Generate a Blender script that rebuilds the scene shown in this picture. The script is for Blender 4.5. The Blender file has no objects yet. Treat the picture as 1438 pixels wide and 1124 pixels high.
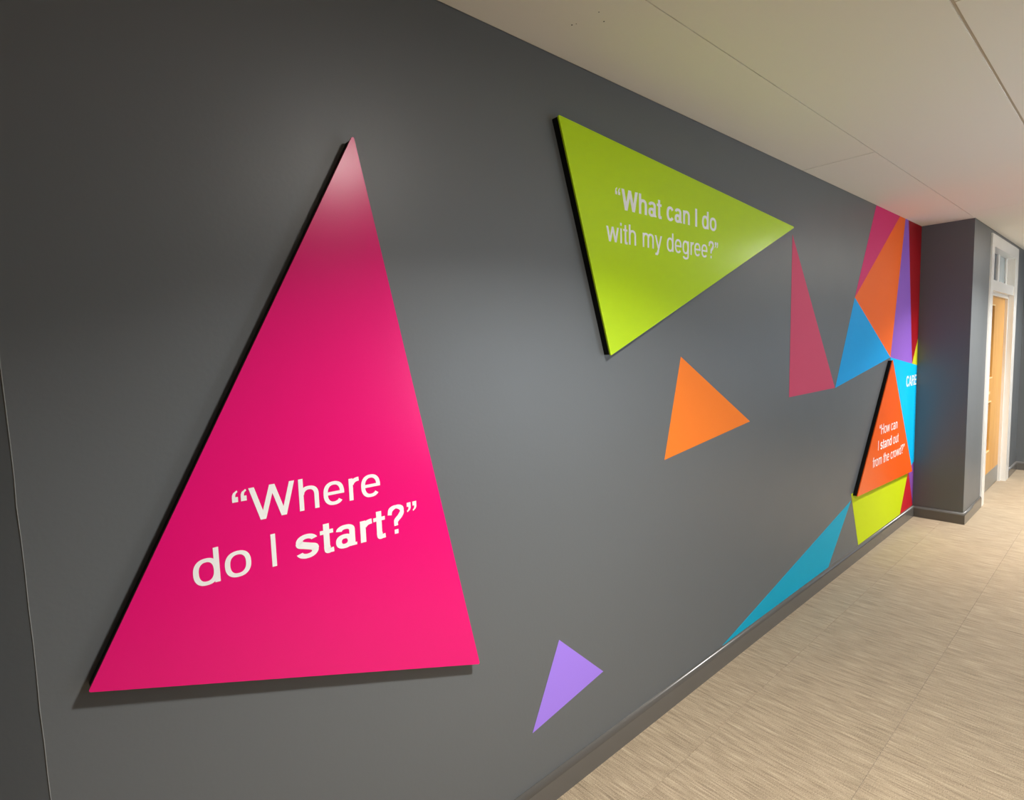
import bpy, bmesh, math, random
from mathutils import Matrix, Vector

random.seed(7)
K = 1.075                      # survey units -> metres
S = bpy.context.scene
COL = S.collection


def P(x, y, z):
    return Vector((x * K, y * K, z * K))


# ------------------------------------------------------------------ camera
F_PX, YAW, PITCH, ROLL, CAM_D, CAM_H = 767.973, 0.7117, -0.0882, -0.0321, 1.2327, 1.4954


def make_camera():
    cam = bpy.data.cameras.new('camera')
    cam.sensor_fit = 'HORIZONTAL'
    cam.sensor_width = 36.0
    cam.lens = F_PX / 1438.0 * 36.0
    cam.clip_start = 0.02
    ob = bpy.data.objects.new('camera', cam)
    COL.objects.link(ob)
    f = Vector((math.cos(PITCH) * math.sin(YAW), math.cos(PITCH) * math.cos(YAW), math.sin(PITCH)))
    r = f.cross(Vector((0, 0, 1))).normalized()
    u = r.cross(f)
    c, s = math.cos(ROLL), math.sin(ROLL)
    r2, u2 = c * r + s * u, -s * r + c * u
    m = Matrix((r2, u2, -f)).transposed().to_4x4()
    m.translation = P(0, -CAM_D, CAM_H)
    ob.matrix_world = m
    S.camera = ob


make_camera()

# ------------------------------------------------------------------ world, exposure
w = bpy.data.worlds.new('world')
S.world = w
w.use_nodes = True
w.node_tree.nodes['Background'].inputs[0].default_value = (0.72, 0.84, 1.0, 1)
w.node_tree.nodes['Background'].inputs[1].default_value = 5.8
S.view_settings.view_transform = 'Standard'
S.view_settings.look = 'None'
S.view_settings.gamma = 1.0
S.view_settings.use_curve_mapping = False
S.view_settings.exposure = 0.06
LAMP_W = (54.0, 64.0, 25.0)          # watts of each ceiling light
LAMP_SPREAD = math.radians(129)
LAMP_COL = (1.0, 0.975, 0.945)
LAMP_X = (1.10, 5.58, 7.25)    # row of lights along the corridor
LAMP_Y = -1.30
H = 2.4                        # ceiling height (survey units)
XC = 5.505                     # inner corner with the pier
YP = -0.3354                   # front of the pier
XE = 8.2                       # end wall
YR = -2.55                     # opposite wall
XN = -2.4                      # wall behind the camera
HB = 0.0943                    # baseboard height


# ------------------------------------------------------------------ materials
def mat(name, col, rough=0.5, spec=0.5, metal=0.0, bump=None, emit=0.0, coat=0.0):
    m = bpy.data.materials.new(name)
    m.use_nodes = True
    nt = m.node_tree
    b = nt.nodes['Principled BSDF']
    b.inputs['Base Color'].default_value = (*col, 1)
    b.inputs['Roughness'].default_value = rough
    b.inputs['Specular IOR Level'].default_value = spec
    b.inputs['Metallic'].default_value = metal
    if coat:
        b.inputs['Coat Weight'].default_value = coat
        b.inputs['Coat Roughness'].default_value = 0.1
    if emit:
        b.inputs['Emission Color'].default_value = (1.0, 0.955, 0.89, 1)
        b.inputs['Emission Strength'].default_value = emit
    if bump:
        geo = nt.nodes.new('ShaderNodeNewGeometry')
        n = nt.nodes.new('ShaderNodeTexNoise')
        n.inputs['Scale'].default_value = bump[0]
        n.inputs['Detail'].default_value = 3
        bp = nt.nodes.new('ShaderNodeBump')
        bp.inputs['Strength'].default_value = bump[1]
        bp.inputs['Distance'].default_value = bump[2]
        nt.links.new(geo.outputs['Position'], n.inputs['Vector'])
        nt.links.new(n.outputs['Fac'], bp.inputs['Height'])
        nt.links.new(bp.outputs['Normal'], b.inputs['Normal'])
        # faint uneven roughness from the paint roller
        n2 = nt.nodes.new('ShaderNodeTexNoise')
        n2.inputs['Scale'].default_value = 4.0
        mr = nt.nodes.new('ShaderNodeMapRange')
        mr.inputs['To Min'].default_value = rough - 0.03
        mr.inputs['To Max'].default_value = rough + 0.03
        nt.links.new(geo.outputs['Position'], n2.inputs['Vector'])
        nt.links.new(n2.outputs['Fac'], mr.inputs['Value'])
        nt.links.new(mr.outputs['Result'], b.inputs['Roughness'])
    return m


def srgb(r, g, b):
    def f(c):
        c /= 255.0
        return c / 12.92 if c <= 0.04045 else ((c + 0.055) / 1.055) ** 2.4
    return (f(r), f(g), f(b))


M_WALL = mat('grey_wall_paint', srgb(100, 104, 106), 0.42, 0.5, bump=(90, 0.12, 0.002))
M_SKIRT = mat('grey_gloss_paint', srgb(98, 95, 91), 0.24, 0.6)
M_WHITEWALL = mat('white_wall_paint', srgb(205, 203, 198), 0.6, 0.3, bump=(90, 0.1, 0.002))
M_CEIL = mat('ceiling_board', srgb(246, 240, 226), 0.75, 0.2, bump=(160, 0.08, 0.001))
M_GRID = mat('ceiling_grid', srgb(196, 184, 162), 0.5, 0.3)
M_VOID = mat('ceiling_void', srgb(176, 166, 146), 0.9, 0.1)
M_WHITE = mat('white_gloss_paint', srgb(236, 234, 228), 0.25, 0.5, bump=(20, 0.04, 0.001))
M_BLACK = mat('black_edge', srgb(14, 14, 14), 0.6, 0.2)
M_CAULK = mat('corner_caulk', srgb(128, 130, 128), 0.5, 0.4)
M_LETTER = mat('white_vinyl', srgb(244, 244, 242), 0.4, 0.4)
M_PINK = mat('pink_laminate', srgb(232, 2, 116), 0.27, 0.42)
M_GREEN = mat('lime_laminate', srgb(188, 226, 0), 0.27, 0.42)
M_ORANGE = mat('orange_laminate', srgb(252, 98, 0), 0.27, 0.42)
M_STEEL = mat('kick_steel', srgb(165, 167, 165), 0.35, 0.5, metal=0.7)
M_BRASS = mat('brass', srgb(205, 170, 95), 0.35, 0.5, metal=0.6)
M_BEAD = mat('pale_bead', srgb(240, 214, 160), 0.4, 0.5)
M_SLOT = mat('vision_glass', srgb(96, 60, 28), 0.15, 0.5)
M_GLASS_D = mat('fanlight_glass_painted_dim', srgb(60, 82, 104), 0.08, 0.5)  # darker view of the room behind, painted into the pane colour
M_GLASS_L = mat('fanlight_glass_painted_lit', srgb(160, 176, 182), 0.1, 0.5)  # same fanlight glass; reflection and lit room behind painted in as a paler colour
M_LAMP = mat('lamp_diffuser', (0.9, 0.9, 0.9), 0.5, 0.3, emit=140.0)


def wood_mat():
    m = mat('oak_veneer', srgb(222, 168, 92), 0.4, 0.4)
    nt = m.node_tree
    b = nt.nodes['Principled BSDF']
    geo = nt.nodes.new('ShaderNodeNewGeometry')
    mp = nt.nodes.new('ShaderNodeMapping')
    mp.inputs['Scale'].default_value = (60, 60, 2.2)
    n = nt.nodes.new('ShaderNodeTexNoise')
    n.inputs['Scale'].default_value = 1.0
    n.inputs['Detail'].default_value = 4
    r = nt.nodes.new('ShaderNodeValToRGB')
    r.color_ramp.elements[0].position = 0.3
    r.color_ramp.elements[0].color = (*srgb(206, 148, 74), 1)
    r.color_ramp.elements[1].position = 0.7
    r.color_ramp.elements[1].color = (*srgb(230, 178, 102), 1)
    nt.links.new(geo.outputs['Position'], mp.inputs['Vector'])
    nt.links.new(mp.outputs['Vector'], n.inputs['Vector'])
    nt.links.new(n.outputs['Fac'], r.inputs['Fac'])
    nt.links.new(r.outputs['Color'], b.inputs['Base Color'])
    return m


def carpet_mat():
    m = mat('striped_carpet', (0.4, 0.35, 0.28), 0.95, 0.1)
    nt = m.node_tree
    L = nt.links
    b = nt.nodes['Principled BSDF']
    b.inputs['Sheen Weight'].default_value = 0.15
    geo = nt.nodes.new('ShaderNodeNewGeometry')
    info = nt.nodes.new('ShaderNodeObjectInfo')
    off = nt.nodes.new('ShaderNodeVectorMath')
    off.operation = 'SCALE'
    off.inputs[0].default_value = (31.0, 57.0, 0.0)
    L.new(info.outputs['Random'], off.inputs['Scale'])
    add = nt.nodes.new('ShaderNodeVectorMath')
    L.new(geo.outputs['Position'], add.inputs[0])
    L.new(off.outputs['Vector'], add.inputs[1])

    def noise(scale, detail):
        mp = nt.nodes.new('ShaderNodeMapping')
        mp.inputs['Scale'].default_value = scale
        n = nt.nodes.new('ShaderNodeTexNoise')
        n.inputs['Scale'].default_value = 1.0
        n.inputs['Detail'].default_value = detail
        L.new(add.outputs['Vector'], mp.inputs['Vector'])
        L.new(mp.outputs['Vector'], n.inputs['Vector'])
        return n
    fine = noise((210, 9.0, 1), 3)
    broad = noise((70, 5.5, 1), 2)
    tuft = noise((420, 260, 1), 1)
    mix = nt.nodes.new('ShaderNodeMix')
    mix.inputs['Factor'].default_value = 0.38
    L.new(fine.outputs['Fac'], mix.inputs['A'])
    L.new(broad.outputs['Fac'], mix.inputs['B'])
    mix2 = nt.nodes.new('ShaderNodeMix')
    mix2.inputs['Factor'].default_value = 0.40
    L.new(mix.outputs['Result'], mix2.inputs['A'])
    L.new(tuft.outputs['Fac'], mix2.inputs['B'])
    r = nt.nodes.new('ShaderNodeValToRGB')
    e = r.color_ramp.elements
    e[0].position = 0.33
    e[0].color = (*srgb(112, 98, 80), 1)
    e[1].position = 0.68
    e[1].color = (*srgb(198, 181, 153), 1)
    k = e.new(0.5)
    k.color = (*srgb(158, 141, 116), 1)
    L.new(mix2.outputs['Result'], r.inputs['Fac'])
    hs = nt.nodes.new('ShaderNodeHueSaturation')
    mr = nt.nodes.new('ShaderNodeMapRange')
    mr.inputs['To Min'].default_value = 0.97
    mr.inputs['To Max'].default_value = 1.03
    L.new(info.outputs['Random'], mr.inputs['Value'])
    L.new(mr.outputs['Result'], hs.inputs['Value'])
    L.new(r.outputs['Color'], hs.inputs['Color'])
    L.new(hs.outputs['Color'], b.inputs['Base Color'])
    bp = nt.nodes.new('ShaderNodeBump')
    bp.inputs['Strength'].default_value = 0.5
    bp.inputs['Distance'].default_value = 0.004
    L.new(mix2.outputs['Result'], bp.inputs['Height'])
    L.new(bp.outputs['Normal'], b.inputs['Normal'])
    return m


M_WOOD = wood_mat()
M_CARPET = carpet_mat()


# ------------------------------------------------------------------ helpers
BASE = {}                      # world base point of every object built


def link(name, verts, faces, m, parent=None, origin=None, smooth=False):
    """One mesh object; verts are world positions, origin its base point."""
    o0 = Vector(origin) if origin is not None else Vector((0, 0, 0))
    base = o0
    me = bpy.data.meshes.new(name)
    me.from_pydata([tuple(Vector(v) - base) for v in verts], [], faces)
    bm = bmesh.new()
    bm.from_mesh(me)
    bmesh.ops.recalc_face_normals(bm, faces=bm.faces[:])
    bm.to_mesh(me)
    bm.free()
    me.materials.append(m)
    if smooth:
        for p in me.polygons:
            p.use_smooth = True
    ob = bpy.data.objects.new(name, me)
    COL.objects.link(ob)
    if parent is not None:
        ob.parent = parent
        ob.location = base - BASE.get(parent.name, Vector((0, 0, 0)))
    else:
        ob.location = base
    BASE[ob.name] = base
    return ob


class MB:
    """Collects simple solids into one mesh."""
    def __init__(self):
        self.v, self.f = [], []

    def box(self, a, b):
        (x0, y0, z0), (x1, y1, z1) = a, b
        n = len(self.v)
        for x, y, z in ((x0, y0, z0), (x1, y0, z0), (x1, y1, z0), (x0, y1, z0),
                        (x0, y0, z1), (x1, y0, z1), (x1, y1, z1), (x0, y1, z1)):
            self.v.append(P(x, y, z))
        for q in ((0, 3, 2, 1), (4, 5, 6, 7), (0, 1, 5, 4), (1, 2, 6, 5), (2, 3, 7, 6), (3, 0, 4, 7)):
            self.f.append([n + i for i in q])
        return self

    def prism(self, pts, y_back, y_front):
        """pts: (x, z) outline on the mural wall; solid between two depths."""
        n = len(self.v)
        k = len(pts)
        for x, z in pts:
            self.v.append(P(x, y_front, z))
        for x, z in pts:
            self.v.append(P(x, y_back, z))
        self.f.append([n + i for i in range(k)])
        self.f.append([n + k + i for i in reversed(range(k))])
        for i in range(k):
            j = (i + 1) % k
            self.f.append([n + i, n + k + i, n + k + j, n + j])
        return self

    def sweep(self, prof, path):
        """prof: (out, z) closed outline; path: (x, y) corners with 2-D mitre."""
        k = len(prof)
        n = len(self.v)
        for i, (px, py) in enumerate(path):
            nrm = []
            for a, b in ((i - 1, i), (i, i + 1)):
                if a >= 0 and b < len(path):
                    dx, dy = path[b][0] - path[a][0], path[b][1] - path[a][1]
                    l = math.hypot(dx, dy)
                    nrm.append((dy / l, -dx / l))
            if len(nrm) == 1:
                ox, oy = nrm[0]
            else:
                sx, sy = nrm[0][0] + nrm[1][0], nrm[0][1] + nrm[1][1]
                d = sx * nrm[0][0] + sy * nrm[0][1]
                ox, oy = sx / d, sy / d
            for u, z in prof:
                self.v.append(P(px + ox * u, py + oy * u, z))
        for i in range(len(path) - 1):
            for a in range(k):
                b = (a + 1) % k
                self.f.append([n + i * k + a, n + i * k + b, n + (i + 1) * k + b, n + (i + 1) * k + a])
        self.f.append([n + a for a in range(k)])
        e = n + (len(path) - 1) * k
        self.f.append([e + a for a in reversed(range(k))])
        return self

    def build(self, name, m, parent=None, origin=None, smooth=False):
        return link(name, self.v, self.f, m, parent, origin, smooth)


def struct(o, label=None):
    o['kind'] = 'structure'
    if label:
        o['label'] = label
    return o


def empty(name, loc, label=None, cat=None, group=None):
    o = bpy.data.objects.new(name, None)
    COL.objects.link(o)
    o.location = loc
    o.empty_display_size = 0.1
    BASE[o.name] = Vector(loc)
    if label:
        o['label'] = label
    if cat:
        o['category'] = cat
    if group:
        o['group'] = group
    return o


def centre(pts, y=0.0):
    return P(sum(p[0] for p in pts) / len(pts), y, sum(p[1] for p in pts) / len(pts))


# ------------------------------------------------------------------ walls
T = 0.12
XL = -0.045
struct(MB().box((XL, 0, 0), (XC + T, T, H)).build('wall_left', M_WALL),
       'long dark grey corridor wall carrying the coloured triangles')
# the wall bends away beyond the left-hand corner
a = math.radians(20)
LN = 2.6
ex, ey = XL - LN * math.cos(a), LN * math.sin(a)
v = [P(XL, 0, 0), P(ex, ey, 0), P(ex + T * math.sin(a), ey + T * math.cos(a), 0), P(XL, T, 0)]
v += [q + P(0, 0, H) for q in v]
struct(link('wall_bend', v, [(0, 1, 2, 3), (4, 5, 6, 7), (0, 1, 5, 4), (1, 2, 6, 5), (2, 3, 7, 6), (3, 0, 4, 7)], M_WALL),
       'dark grey stretch of wall bending away at the left edge')
# paint and caulk line down the corner
bead = MB()
zz = [0.0 + i * H / 40 for i in range(41)]
rnd = random.Random(3)
dx = [rnd.uniform(-0.0009, 0.0009) for _ in zz]
for i in range(40):
    n = len(bead.v)
    for z, d in ((zz[i], dx[i]), (zz[i + 1], dx[i + 1])):
        bead.v += [P(XL + d - 0.0016, 0.0006, z), P(XL + d, -0.0012, z), P(XL + d + 0.0016, 0.0006, z)]
    bead.f += [[n, n + 1, n + 4, n + 3], [n + 1, n + 2, n + 5, n + 4]]
struct(bead.build('trim_1', M_CAULK), 'pale uneven caulk line down the wall corner at far left')

# pier and door wall, with the door opening cut out
DX0, DX1, DZ = 6.18, 7.63, 2.365
pier = MB()
pier.box((XC, YP, 0), (DX0 + 0.06, 0.0, H))
pier.box((DX1 - 0.06, YP, 0), (XE, 0.0, H))
pier.box((DX0 + 0.06, YP, DZ - 0.04), (DX1 - 0.06, 0.0, H))
struct(pier.build('wall_pier', M_WALL), 'dark grey wall stepping out beside the mural, with the door in it')
struct(MB().box((XE, YR - T, 0), (XE + T, T, H)).build('wall_end', M_WALL), 'dark grey end wall past the door')
wr = MB()
WZ0, WZ1 = 0.75, 1.80
WIN = ((2.4, 4.0), (6.7, 7.9))
wr.box((XN, YR - T, 0), (XE, YR, WZ0)).box((XN, YR - T, WZ1), (XE, YR, H))
edge = [XN] + [q for ww in WIN for q in ww] + [XE]
for q in range(0, len(edge), 2):
    wr.box((edge[q], YR - T, WZ0), (edge[q + 1], YR, WZ1))
struct(wr.build('wall_right', M_WALL), 'white wall opposite the mural, with the windows')
for q, (wa, wb) in enumerate(WIN):
    wf = MB()
    wf.box((wa, YR - 0.09, WZ0), (wa + 0.05, YR - 0.03, WZ1)).box((wb - 0.05, YR - 0.09, WZ0), (wb, YR - 0.03, WZ1))
    wf.box((wa + 0.05, YR - 0.09, WZ0), (wb - 0.05, YR - 0.03, WZ0 + 0.05)).box((wa + 0.05, YR - 0.09, WZ1 - 0.05), (wb - 0.05, YR - 0.03, WZ1))
    wf.box(((wa + wb) / 2 - 0.02, YR - 0.085, WZ0 + 0.05), ((wa + wb) / 2 + 0.02, YR - 0.035, WZ1 - 0.05))
    wo = struct(wf.build('window_%d' % (q + 1), M_WHITE), 'white framed window in the wall opposite ' + ('the lime sign' if q == 0 else 'the oak door'))
struct(MB().box((XN - T, YR - T, 0), (XN, 1.2, H)).build('wall_back', M_WALL))

# ------------------------------------------------------------------ floor of carpet tiles
floor = struct(MB().box((XN, YR, -0.06), (XE, 1.2, -0.006)).build('floor', mat('screed', srgb(120, 105, 88), 0.9, 0.1)),
               'beige carpet floor of striped tiles')
TS = 0.465
g = 0.0003
ch = 0.0006
tile_me = None
y0 = -0.67
for j in range(-4, 2):
    for i in range(-1, 19):
        x, y = i * TS - 0.1, y0 + j * TS
        if y > 0.0 or x > XE:
            continue
        if tile_me is None:
            top = [(g + ch, g + ch, 0), (TS - g - ch, g + ch, 0), (TS - g - ch, TS - g - ch, 0), (g + ch, TS - g - ch, 0)]
            mid = [(g, g, -0.001), (TS - g, g, -0.001), (TS - g, TS - g, -0.001), (g, TS - g, -0.001)]
            bot = [(px, py, -0.006) for px, py, _ in mid]
            vv = [P(*q) for q in top + mid + bot]
            ff = [(0, 1, 2, 3)]
            for a_, b_ in ((0, 4), (4, 8)):
                for q in range(4):
                    ff.append((a_ + q, a_ + (q + 1) % 4, b_ + (q + 1) % 4, b_ + q))
            o = link('carpet_tile', vv, ff, M_CARPET, floor)
            tile_me = o.data
        else:
            o = bpy.data.objects.new('carpet_tile', tile_me)
            COL.objects.link(o)
            o.parent = floor
        o.location = P(x, y, 0)

# ------------------------------------------------------------------ ceiling
ceil = struct(MB().box((XN, YR, H + 0.012), (XE, 1.2, H + 0.05)).build('ceiling', M_VOID), 'pale suspended ceiling above the corridor')
GAP = 0.0016


def ceil_panel(name, x0, x1, y0_, y1_, gap=GAP):
    return MB().box((x0 + gap, y0_ + gap, H), (x1 - gap, y1_ - gap, H + 0.012)).build(name, M_CEIL, ceil)


for x0, x1 in ((XN, -1.6), (-1.6, 0.0), (0.0, 3.14), (3.14, XC)):
    ceil_panel('ceiling_board', x0 + (0.0015 if x0 == 3.14 else 0), x1 - (0.0015 if x1 == 3.14 else 0), YP, 0.0 if x0 >= 0 else 1.2, 0.0018)
for x0, x1 in ((XN, 0.2), (0.2, 5.2), (5.2, XE)):
    ceil_panel('ceiling_board', x0, x1, -0.845, YP)
LC = [1.12, 5.58, 7.50]        # downlight centres along the ceiling
rows = [(-0.849, -1.70), (-1.70, YR)]
for r, (yb, ya) in enumerate(rows):
    for x0, x1 in [(XN, -0.6), (-0.6, 1.957), (1.957, 5.05), (5.05, XE)]:
        MB().box((x0 + 0.003, ya + 0.003, H), (x1 - 0.003, yb - 0.003, H + 0.011)).build('ceiling_tile', M_CEIL, ceil)
grid = MB()
for yk in (-0.845, -1.70):
    grid.box((XN, yk - 0.008, H + 0.004), (XE, yk + 0.008, H + 0.0115))
for x in (-0.6, 1.957, 5.05):
    grid.box((x - 0.012, YR, H + 0.0035), (x + 0.012, -0.853, H + 0.0110))
grid.build('ceiling_grid', M_GRID, ceil)
hole = MB()
for hx, hy, r in ((1.207, -0.141, 0.0022), (1.213, -0.152, 0.0013), (1.266, -0.207, 0.0020), (1.222, -0.226, 0.0016)):
    n = len(hole.v)
    for q in range(10):
        t = q * math.tau / 10
        hole.v.append(P(hx + r * math.cos(t), hy + r * math.sin(t), H - 0.0004))
    for q in range(10):
        t = q * math.tau / 10
        hole.v.append(P(hx + r * math.cos(t), hy + r * math.sin(t), H + 0.002))
    hole.f.append([n + q for q in range(10)])
    for q in range(10):
        hole.f.append([n + q, n + (q + 1) % 10, n + 10 + (q + 1) % 10, n + 10 + q])
hole.build('screw_mark', mat('screw_hole', srgb(60, 54, 44), 0.8, 0.2), ceil)

# ------------------------------------------------------------------ baseboards
TB = 0.014
prof = [(0, 0.0), (TB, 0.0), (TB, HB - 0.020)]
prof += [(TB - 0.013 * (1 - math.cos(q * math.pi / 20)), HB - 0.020 + 0.020 * math.sin(q * math.pi / 20)) for q in range(1, 11)] + [(0, HB)]


def board(name, path, label=None):
    o = MB().sweep(prof, path).build(name, M_SKIRT)
    for p in o.data.polygons:
        p.use_smooth = abs(p.normal.z) > 0.05 and len(p.vertices) == 4
    return struct(o, label)


board('baseboard_left', [(XL, 0.0), (XC, 0.0), (XC, YP), (DX0, YP)], 'dark grey baseboard along the mural wall and round the pier')
board('baseboard_end', [(DX1, YP), (XE, YP), (XE, YR)], 'dark grey baseboard past the door')
board('baseboard_right', [(XE, YR), (XN, YR)])

# ------------------------------------------------------------------ door
door = empty('door_1', P((DX0 + DX1) / 2, YP, 0), 'oak veneered door in a tall white frame with a fanlight')
door['kind'] = 'structure'
IX0, IX1 = 6.30, 7.45
REC = 0.051
YL = YP + REC
arch = MB()
AF = YP - 0.012
arch.box((DX0, AF, 0), (IX0, YL + 0.06, DZ))
arch.box((IX1, AF, 0), (DX1, YL + 0.06, DZ))
arch.box((IX0, AF, 2.262), (IX1, YL + 0.06, DZ))
arch.build('door_frame', M_WHITE, door)
MB().box((IX0, AF + 0.006, 1.895), (IX1, YL + 0.05, 1.985)).build('transom_bar', M_WHITE, door)
stop = MB()
stop.box((IX1 - 0.03, YL - 0.022, 0), (IX1, YL, 1.895)).box((IX0, YL - 0.022, 0), (IX0 + 0.03, YL, 1.895))
stop.box((IX0 + 0.03, YL - 0.022, 1.865), (IX1 - 0.03, YL, 1.895))
stop.build('door_stop', M_WHITE, door)
# leaf with two slots for the vision panels
LY0, LY1 = YL, YL + 0.042
SX0, SX1 = 6.62, 6.87
S1 = (1.11, 1.78)
S2 = (0.40, 0.87)
leaf = MB()
leaf.box((IX0 + 0.003, LY0, 0.008), (SX0, LY1, 1.893)).box((SX1, LY0, 0.008), (IX1 - 0.003, LY1, 1.893))
leaf.box((SX0, LY0, 0.008), (SX1, LY1, S2[0])).box((SX0, LY0, S2[1]), (SX1, LY1, S1[0])).box((SX0, LY0, S1[1]), (SX1, LY1, 1.893))
leaf_o = leaf.build('door_leaf', M_WOOD, door, origin=P((DX0 + DX1) / 2, YP, 0))
for z0, z1 in (S1, S2):
    MB().box((SX0, LY0 + 0.016, z0), (SX1, LY0 + 0.022, z1)).build('vision_panel', M_SLOT, leaf_o)
    b = MB()
    b.box((SX0 - 0.012, LY0 - 0.004, z0 - 0.012), (SX1 + 0.008, LY0, z0)).box((SX0 - 0.012, LY0 - 0.004, z1), (SX1 + 0.008, LY0, z1 + 0.012))
    b.build('glazing_bead', M_BEAD, leaf_o)
MB().box((6.60, LY0 - 0.003, 0.95), (6.80, LY0, 0.975)).build('push_plate', M_BEAD, leaf_o)
MB().box((IX0 + 0.02, LY0 - 0.002, 0.01), (IX1 - 0.034, LY0, 0.175)).build('kick_plate', M_STEEL, leaf_o)
MB().box((IX0, YL + 0.008, 1.985), (6.90, YL + 0.014, 2.262)).build('fanlight_pane', M_GLASS_D, door)
MB().box((6.90, YL - 0.004, 1.985), (7.0, YL + 0.022, 2.262)).build('fanlight_mullion', M_WHITE, door)
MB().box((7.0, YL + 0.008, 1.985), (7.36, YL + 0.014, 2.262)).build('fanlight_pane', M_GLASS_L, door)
MB().box((7.36, YL - 0.004, 1.985), (IX1, YL + 0.022, 2.262)).build('fanlight_mullion', M_WHITE, door)

# ------------------------------------------------------------------ ceiling lights
for i, lx in enumerate(LAMP_X):
    cx = LC[i]
    t = empty('ceiling_light', P(cx, LAMP_Y, H),
              ['round recessed ceiling downlight nearest the pink sign', 'round recessed ceiling downlight in front of the pier',
               'round recessed ceiling downlight outside the oak door'
              ][i], 'ceiling light', 'ceiling lights along the corridor')
    R0, R1, NS = 0.098, 0.122, 40
    fr, df = MB(), MB()
    for q in range(NS):
        c_, s_ = math.cos(q * math.tau / NS), math.sin(q * math.tau / NS)
        for rr, zz_ in ((R1, H), (R1 - 0.004, H - 0.007), (R0 + 0.002, H - 0.007), (R0, H - 0.001)):
            fr.v.append(P(cx + rr * c_, LAMP_Y + rr * s_, zz_))
        for rr, zz_ in ((R0, H), (R0, H - 0.002)):
            df.v.append(P(cx + rr * c_, LAMP_Y + rr * s_, zz_))
    for q in range(NS):
        j = (q + 1) % NS
        fr.f += [[4 * q + k, 4 * q + (k + 1) % 4, 4 * j + (k + 1) % 4, 4 * j + k] for k in range(4)]
        df.f.append([2 * q, 2 * q + 1, 2 * j + 1, 2 * j])
    df.f += [[2 * q for q in range(NS)], [2 * q + 1 for q in reversed(range(NS))]]
    fr.build('light_ring', M_WHITE, t)
    df.build('diffuser', M_LAMP, t)
    ld = bpy.data.lights.new('lamp', 'AREA')
    ld.shape = 'DISK'
    ld.size = 0.19 * K
    ld.energy = LAMP_W[i]
    ld.color = LAMP_COL
    ld.spread = LAMP_SPREAD
    lo = bpy.data.objects.new('lamp', ld)
    COL.objects.link(lo)
    lo.parent = t
    lo.location = (0, 0, -0.006)

# ------------------------------------------------------------------ lettering (drawn stroke by stroke)
CAP, XH = 718, 523


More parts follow.
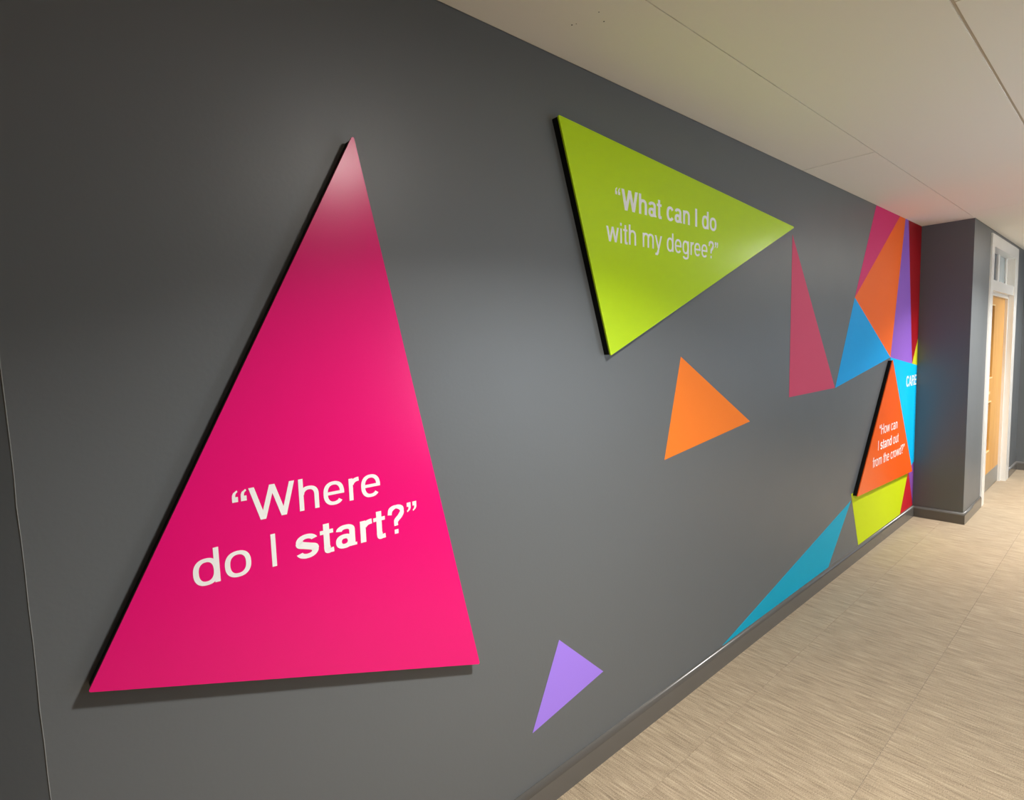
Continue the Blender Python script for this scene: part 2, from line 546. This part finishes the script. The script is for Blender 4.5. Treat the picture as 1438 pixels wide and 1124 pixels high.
class Glyphs:
    """Grotesque letters from rings, bars and strokes; each piece is a strip of quads."""
    def __init__(self, bold):
        self.b = bold
        self.s = 134 if bold else 96          # upright stem
        self.t = 102 if bold else 79           # horizontal
        self.c = 146 if bold else 103         # capital stem

    ADV = {False: dict(W=944, h=556, e=556, r=333, d=556, o=556, I=278, s=500, t=278, a=556, n=556, c=500, i=222, m=833, y=500,
                       g=556, f=278, u=556, w=722, H=722, q=556, L=333, R=333, C=722, A=667, E=667, P=722),
           True: dict(W=944, h=611, e=556, r=389, d=611, o=611, I=278, s=556, t=333, a=556, n=611, c=556, i=278, m=889, y=556,
                      g=611, f=333, u=611, w=778, H=722, q=611, L=500, R=500, C=722, A=722, E=667, P=722)}
    BOX = {False: dict(W=(16, 928), h=(65, 491), e=(40, 516), r=(77, 332), d=(35, 499), o=(35, 521), I=(91, 183), s=(32, 464), t=(14, 257),
                       a=(36, 530), n=(65, 491), c=(30, 477), i=(67, 151), m=(65, 769), y=(11, 489), g=(40, 499), f=(14, 262), u=(68, 489),
                       w=(14, 709), H=(77, 646), q=(56, 492), L=(38, 307), R=(26, 295), C=(44, 681), A=(14, 654), E=(86, 616), P=(88, 684)),
           True: dict(W=(5, 939), h=(65, 546), e=(23, 528), r=(64, 373), d=(34, 551), o=(34, 578), I=(64, 208), s=(30, 519), t=(10, 309),
                      a=(29, 527), n=(65, 546), c=(34, 524), i=(69, 209), m=(64, 826), y=(10, 539), g=(40, 553), f=(10, 318), u=(66, 545),
                      w=(6, 772), H=(71, 651), q=(60, 556), L=(64, 436), R=(64, 436), C=(44, 684), A=(20, 702), E=(76, 621), P=(76, 690))}

    @staticmethod
    def bar(x0, y0, x1, y1):
        return [((x0, y0), (x0, y1)), ((x1, y0), (x1, y1))]

    @staticmethod
    def quad(a, b, c, d):
        return [(a, b), (d, c)]

    def ring(self, x0, y0, x1, y1, a0=0, a1=360, s=None, t=None, e=2.35):
        s, t = s or self.s, t or self.t
        cx, cy, rx, ry = (x0 + x1) / 2, (y0 + y1) / 2, (x1 - x0) / 2, (y1 - y0) / 2
        n = max(4, int(abs(a1 - a0) / 9))
        out = []
        for i in range(n + 1):
            q = math.radians(a0 + (a1 - a0) * i / n)
            c, sn = math.cos(q), math.sin(q)
            px, py = math.copysign(abs(c) ** (2 / e), c), math.copysign(abs(sn) ** (2 / e), sn)
            out.append(((cx + rx * px, cy + ry * py), (cx + (rx - s) * px, cy + (ry - t) * py)))
        return out

    def stroke(self, pts, sub=7, s=None, t=None):
        s, t = s or self.s, t or self.t
        q = [pts[0]] + list(pts) + [pts[-1]]
        line = []
        for i in range(1, len(q) - 2):
            for k in range(sub):
                u = k / sub
                line.append(tuple(0.5 * (2 * q[i][d] + (q[i + 1][d] - q[i - 1][d]) * u + (2 * q[i - 1][d] - 5 * q[i][d] + 4 * q[i + 1][d] - q[i + 2][d]) * u * u
                                         + (3 * q[i][d] - q[i - 1][d] - 3 * q[i + 1][d] + q[i + 2][d]) * u ** 3) for d in (0, 1)))
        line.append(tuple(pts[-1]))
        out = []
        for i, (x, y) in enumerate(line):
            a_, b_ = line[max(0, i - 1)], line[min(len(line) - 1, i + 1)]
            tx, ty = b_[0] - a_[0], b_[1] - a_[1]
            l = math.hypot(tx, ty) or 1
            nx, ny = -ty / l, tx / l
            wd = (abs(nx) * s + abs(ny) * t) / 2 / (math.hypot(nx, ny) or 1)
            out.append(((x + nx * wd, y + ny * wd), (x - nx * wd, y - ny * wd)))
        return out

    def pieces(self, ch):
        s, t, c = self.s, self.t, self.c
        L, R = self.BOX[self.b][ch]
        bar, ring, quad = self.bar, self.ring, self.quad
        m = (L + R) / 2
        top, low = 538, -15
        if ch == 'o':
            return [ring(L, low, R, top)]
        if ch == 'd':
            return [ring(L, low, R - 0.1 * s, top), bar(R - s, 0, R, CAP)]
        if ch == 'g':
            return [ring(L, -8, R - 0.1 * s, top), bar(R - s, -60, R, XH), ring(L + 12, -218, R, 98, 196, 360)]
        if ch == 'e':
            return [ring(L, low, R, top, -4, 318), bar(L + s * 0.55, 228, R - 2, 228 + t * 0.92)]
        if ch == 'c':
            return [ring(L, low, R, top, 34, 326)]
        if ch == 'r':
            return [bar(L, 0, L + s, XH), ring(L + s * 0.15, 130, 2 * R - L - s * 0.15, top, 92, 168, s=s, t=t * 1.2)]
        if ch in 'hn':
            return [bar(L, 0, L + s, CAP if ch == 'h' else XH), ring(L + s * 0.1, 110, R, top, 0, 172), bar(R - s, 0, R, 325)]
        if ch == 'u':
            return [bar(R - s, 0, R, XH), ring(L, low, R - s * 0.1, 413, 188, 360), bar(L, 198, L + s, XH)]
        if ch == 'm':
            q = (R - L - s) / 2
            return [bar(L, 0, L + s, XH), ring(L + s * 0.1, 140, L + q + s, top, 0, 172), bar(L + q, 0, L + q + s, 340),
                    ring(L + q + s * 0.1, 140, R, top, 0, 172), bar(R - s, 0, R, 340)]
        if ch == 'a':
            xr = R - (0.30 if self.b else 0.50) * s
            x_ = xr - s * 0.55
            return [ring(L + 12, 230, x_ + s * 0.55, top, -8, 172, t=t), bar(x_ - s * 0.45, 0, x_ + s * 0.55, 390),
                    ring(L, low, x_ + s * 0.2, 318, 0, 360), bar(x_ + s * 0.3, 0, R, t * 0.62)]
        if ch == 's':
            h, v = s / 2, t / 2
            mid = 268
            k = 0.62 * t
            return [ring(L + 8, mid - k, R - 8, top, 20, 196, e=2.1), ring(L, low, R, mid + k, 16, -162, e=2.1),
                    self.stroke([(L + 8 + h, mid + 108), (L + 40 + h, mid + 52), (m, mid), (R - h - 34, mid - 54), (R - h, mid - 116)], sub=5, s=s, t=t * 1.12)]
        if ch == 't':
            x_ = L + (R - L) * (0.26 if self.b else 0.32)
            return [bar(x_, 110, x_ + s, 669), bar(L, XH - t * 0.9, R, XH), self.stroke([(x_ + s / 2, 140), (x_ + s * 0.62, 62), (x_ + s, 32), (R, 36)], s=s, t=t * 0.95)]
        if ch == 'f':
            x_ = L + (R - L) * 0.3
            return [bar(x_, 0, x_ + s, 590), bar(L, XH - t * 0.9, R - 8, XH), ring(x_, 460, 2 * R - x_ - 20, 728, 92, 180)]
        if ch == 'i':
            return [bar(L, 0, R, XH), bar(L, CAP - t * 1.3, R, CAP)]
        if ch == 'I':
            return [bar(L, 0, R, CAP)]
        if ch == 'H':
            return [bar(L, 0, L + c, CAP), bar(R - c, 0, R, CAP), bar(L + c * 0.6, 330, R - c * 0.6, 330 + t * 1.15)]
        if ch == 'E':
            return [bar(L, 0, L + c, CAP), bar(L, 0, R, t * 1.15), bar(L, 318, R - 25, 318 + t * 1.15), bar(L, CAP - t * 1.15, R, CAP)]
        if ch == 'P':          # capital R (the letter key R is the closing quote)
            return [bar(L, 0, L + c, CAP), ring(L - 180, 310, R - 30, CAP, -88, 88, s=c, t=t * 1.15), bar(L, 310, L + 250, 310 + t * 1.15),
                    bar(L, CAP - t * 1.15, L + 250, CAP), bar(R - c - 25, 0, R - 25, 250), quad((L + 280, 310), (R - 25, 250), (R - c - 25, 200), (L + 280, 420))]
        if ch == 'A':
            k = c * 1.06
            return [quad((L, 0), (m - k / 2, CAP), (m + k / 2, CAP), (L + k, 0)), quad((R - k, 0), (m - k / 2, CAP), (m + k / 2, CAP), (R, 0)),
                    bar(L + 150, 165, R - 150, 165 + t * 1.1)]
        if ch == 'C':
            return [ring(L, -19, R, 737, 32, 328, s=c, t=t * 1.15)]
        if ch in 'Ww':
            hh = CAP if ch == 'W' else XH
            k = (c if ch == 'W' else s) * 1.04
            x1, x3 = L + (R - L) * 0.272, L + (R - L) * 0.728
            return [quad((L, hh), (L + k, hh), (x1 + k * 0.5, 0), (x1 - k * 0.5, 0)), quad((m - k * 0.5, hh), (m + k * 0.5, hh), (x1 + k * 0.5, 0), (x1 - k * 0.5, 0)),
                    quad((m - k * 0.5, hh), (m + k * 0.5, hh), (x3 + k * 0.5, 0), (x3 - k * 0.5, 0)), quad((R - k, hh), (R, hh), (x3 + k * 0.5, 0), (x3 - k * 0.5, 0))]
        if ch == 'y':
            k = s * 1.05
            return [quad((L, XH), (L + k, XH), (m + k * 0.45, 0), (m - k * 0.42, 0)), quad((R - k, XH), (R, XH), (m + k * 0.10, -90), (m - k * 0.75, -60)),
                    self.stroke([(m - k * 0.18, -40), (m - k * 0.75, -150), (m - k * 1.3, -178), (L + 28, -172)], s=s, t=t)]
        if ch == 'q':
            h, v = c / 2, t / 2
            return [self.stroke([(L + h, 505), (L + h + 34, 632), (m, 727 - v), (R - h - 30, 640), (R - h, 535), (R - h - 60, 430), (m + 2, 330), (m - 4, 205)], sub=5, s=s, t=t),
                    bar(m - h - 2, 0, m + h - 4, t * 1.35)]
        if ch in 'LR':
            wq = (R - L) * 0.40
            out = []
            for x0 in (L, R - wq):
                pcs = [bar(x0, CAP - wq * 0.98, x0 + wq, CAP),
                       [((x0 + wq * 0.45, CAP - wq * 0.9), (x0 + wq, CAP - wq * 0.9)), ((x0 + wq * 0.42, CAP - wq * 1.35), (x0 + wq * 0.97, CAP - wq * 1.35)),
                        ((x0 + wq * 0.28, CAP - wq * 1.7), (x0 + wq * 0.78, CAP - wq * 1.8)), ((x0 + wq * 0.0, CAP - wq * 1.93), (x0 + wq * 0.1, CAP - wq * 2.28))]]
                if ch == 'L':      # the opening mark is the closing one turned half round
                    yc = (CAP + CAP - wq * 2.28) / 2
                    xc = (L + R) / 2
                    pcs = [[((2 * xc - a_[0], 2 * yc - a_[1]), (2 * xc - b_[0], 2 * yc - b_[1])) for a_, b_ in pc] for pc in pcs]
                out += pcs
            return out
        return []


GL = {False: Glyphs(False), True: Glyphs(True)}


def text_width(runs):
    return sum(278 if ch == ' ' else Glyphs.ADV[bold][ch] for txt, bold in runs for ch in txt)


def lettering(runs, x, z, size, kx, y_surf, parent):
    """Runs of (text, bold); every letter a thin vinyl part standing 0.5 mm off the surface."""
    pen = 0.0
    for txt, bold in runs:
        gl = GL[bold]
        for ch in txt:
            if ch == ' ':
                pen += 278
                continue
            pcs = gl.pieces(ch)
            groups = [pcs[:2], pcs[2:]] if ch in 'LR' else [pcs]
            for group in groups:
                mb = MB()
                for i, strip in enumerate(group):
                    yf = y_surf - 0.0005 - 0.000012 * i
                    n = len(mb.v)
                    for yy in (yf, y_surf):
                        for a_, b_ in strip:
                            for px, pz in (a_, b_):
                                mb.v.append(P(x + (pen + px) * size * kx / 1000, yy, z + pz * size / 1000))
                    k = len(strip)
                    o = n + 2 * k
                    for j in range(k - 1):
                        p0, p1, p2, p3 = 2 * j, 2 * j + 1, 2 * j + 3, 2 * j + 2
                        mb.f.append([n + p0, n + p1, n + p2, n + p3])
                        mb.f.append([n + p0, n + p3, o + p3, o + p0])
                        mb.f.append([n + p1, o + p1, o + p2, n + p2])
                    mb.f.append([n, o, o + 1, n + 1])
                    mb.f.append([n + 2 * k - 2, n + 2 * k - 1, o + 2 * k - 1, o + 2 * k - 2])
                ob = mb.build('quote_mark' if ch in 'LR' else 'question_mark' if ch == 'q' else 'letter', M_LETTER, parent)
            pen += gl.ADV[bold][ch]


# ------------------------------------------------------------------ the three raised signs
YF = -0.030                    # sign face plane


def rounded(pts, r, n=5):
    out = []
    k = len(pts)
    for i in range(k):
        p0, p1, p2 = Vector(pts[i - 1]), Vector(pts[i]), Vector(pts[(i + 1) % k])
        d0, d1 = (p0 - p1).normalized(), (p2 - p1).normalized()
        ang = d0.angle(d1)
        l = r / math.tan(ang / 2)
        c = p1 + (d0 + d1).normalized() * (r / math.sin(ang / 2))
        a_, b_ = p1 + d0 * l, p1 + d1 * l
        va, vb = a_ - c, b_ - c
        for q in range(n + 1):
            u = q / n
            vv = (va * (1 - u) + vb * u)
            out.append(tuple(c + vv.normalized() * r))
    return out


def shrink(pts, d):
    cx, cz = sum(p[0] for p in pts) / len(pts), sum(p[1] for p in pts) / len(pts)
    out = []
    k = len(pts)
    for i in range(k):
        p0, p1, p2 = Vector(pts[i - 1]), Vector(pts[i]), Vector(pts[(i + 1) % k])
        d0, d1 = (p0 - p1).normalized(), (p2 - p1).normalized()
        ang = d0.angle(d1)
        out.append(tuple(p1 + (d0 + d1).normalized() * (d / math.sin(ang / 2))))
    return out


def sign(pts, m, label):
    t = empty('wall_sign', centre(pts), label, 'sign')
    MB().prism(rounded(pts, 0.0035), YF + 0.006, YF).build('face_panel', m, t)
    MB().prism(rounded(shrink(pts, 0.0015), 0.003), 0.0, YF + 0.006).build('backing', M_BLACK, t)['label'] = 'black backing tray'
    return t


PINK = [(0.586, 2.000), (0.021, 0.916), (0.885, 0.610)]
GREEN = [(1.260, 2.210), (2.985, 2.083), (1.493, 1.471)]
ORANGE = [(4.719, 1.347), (5.333, 0.417), (4.025, 0.466)]

s1 = sign(PINK, M_PINK, 'tall magenta pink triangular sign reading Where do I start, nearest on the grey wall')
lettering([('L', False), ('Where', False)], 0.3073 - 0.333 * 0.0991 * 1.035, 1.16, 0.0991, 1.035, YF, s1)
lettering([('do I ', False)], 0.1937, 1.0527, 0.0991, 1.035, YF, s1)
xs_ = 0.1937 + text_width([('do I ', False)]) * 0.0991 * 1.035 / 1000
lettering([('start', True)], xs_, 1.0527, 0.0991, 1.035, YF, s1)
xq_ = xs_ + text_width([('start', True)]) * 0.0991 * 1.035 / 1000
lettering([('qR', False)], xq_, 1.0527, 0.0991, 1.035, YF, s1)

s2 = sign(GREEN, M_GREEN, 'lime green triangular sign reading What can I do with my degree')
lettering([('L', False)], 1.5629 - 0.38 * 0.0982, 1.9708, 0.0982, 1.003, YF, s2)
lettering([('What can I do', True)], 1.5629, 1.9708, 0.0982, 1.003, YF, s2)
lettering([('with my degreeqR', False)], 1.4776, 1.8563, 0.0961, 1.003, YF, s2)

s3 = sign(ORANGE, M_ORANGE, 'small orange triangular sign reading How can I stand out from the crowd')
lettering([('LHow can', False)], 4.448, 0.826, 0.0975, 1.06, YF, s3)
lettering([('I ', False), ('stand', True), (' out', False)], 4.422, 0.717, 0.0975, 1.04, YF, s3)
lettering([('from the crowdqR', False)], 4.322, 0.610, 0.0975, 1.05, YF, s3)

# ------------------------------------------------------------------ flat triangles on the wall
DT = 0.0008
CATD = 'wall graphic'


def decal(pts, col, label, rough=0.55):
    c = centre(pts)
    m = mat('graphic_' + str(len(bpy.data.materials)), srgb(*col), rough, 0.2, bump=(90, 0.08, 0.002))
    o = MB().prism(pts, 0.0, -DT).build('wall_graphic', m, None, origin=c)
    o['label'] = label
    o['category'] = CATD
    return o


decal([(1.974, 1.453), (2.572, 1.124), (1.853, 1.047)], (254, 132, 40), 'flat orange triangle alone on the grey wall below the lime sign')
decal([(1.236, 0.536), (1.457, 0.332), (1.105, 0.273)], (166, 130, 238), 'small flat lilac triangle low on the wall above the baseboard')
decal([(3.030, 2.056), (3.013, 1.206), (3.670, 1.212)], (216, 78, 112), 'flat rose pink triangle standing upright under the lime sign tip')
decal([(4.002, 0.441), (2.311, HB), (3.62, HB)], (0, 168, 200), 'long flat turquoise triangle rising from the baseboard')
V1, V2, V3, V4 = (4.363, H), (4.905, H), (5.045, H), (5.130, H)
V5, V6, V7, V8 = (3.985, 1.770), (4.770, 1.364), (3.677, 1.211), (5.350, 1.295)
decal([V1, V2, V5], (222, 46, 118), 'flat magenta triangle hanging from the ceiling left of the orange one')
decal([V2, V3, V6, V5], (255, 112, 30), 'tall flat orange shape reaching from the ceiling to the raised orange sign')
decal([V3, V4, V8, V6], (148, 100, 205), 'flat purple sliver between the orange and the dark red shapes')
decal([V4, (XC, H), (XC, 1.50), V8], (160, 10, 26), 'dark red strip at the ceiling in the wall corner')
decal([(XC, 1.50), (XC, 1.277), V8], (206, 206, 40), 'tiny flat yellow triangle in the wall corner under the red strip')
decal([V5, V6, V7], (0, 168, 240), 'flat sky blue triangle left of the raised orange sign')
cy = decal([V6, V8, (XC, 1.277), (XC, 0.47), (5.35, 0.425)], (0, 190, 250), 'bright cyan shape behind the orange sign with white lettering')
lettering([('CAPE', True)], 5.200, 1.116, 0.118, 0.90, -DT, cy)
decal([(5.345, 0.42), (XC, 0.468), (XC, HB)], (138, 80, 170), 'narrow purple triangle low in the wall corner')
decal([(5.342, 0.412), (XC - 0.003, HB), (5.140, HB)], (196, 30, 44), 'flat red triangle on the baseboard beside the corner')
decal([(4.000, 0.485), (5.340, 0.418), (5.138, HB), (4.164, HB)], (204, 222, 8), 'flat yellow green shape under the raised orange sign')
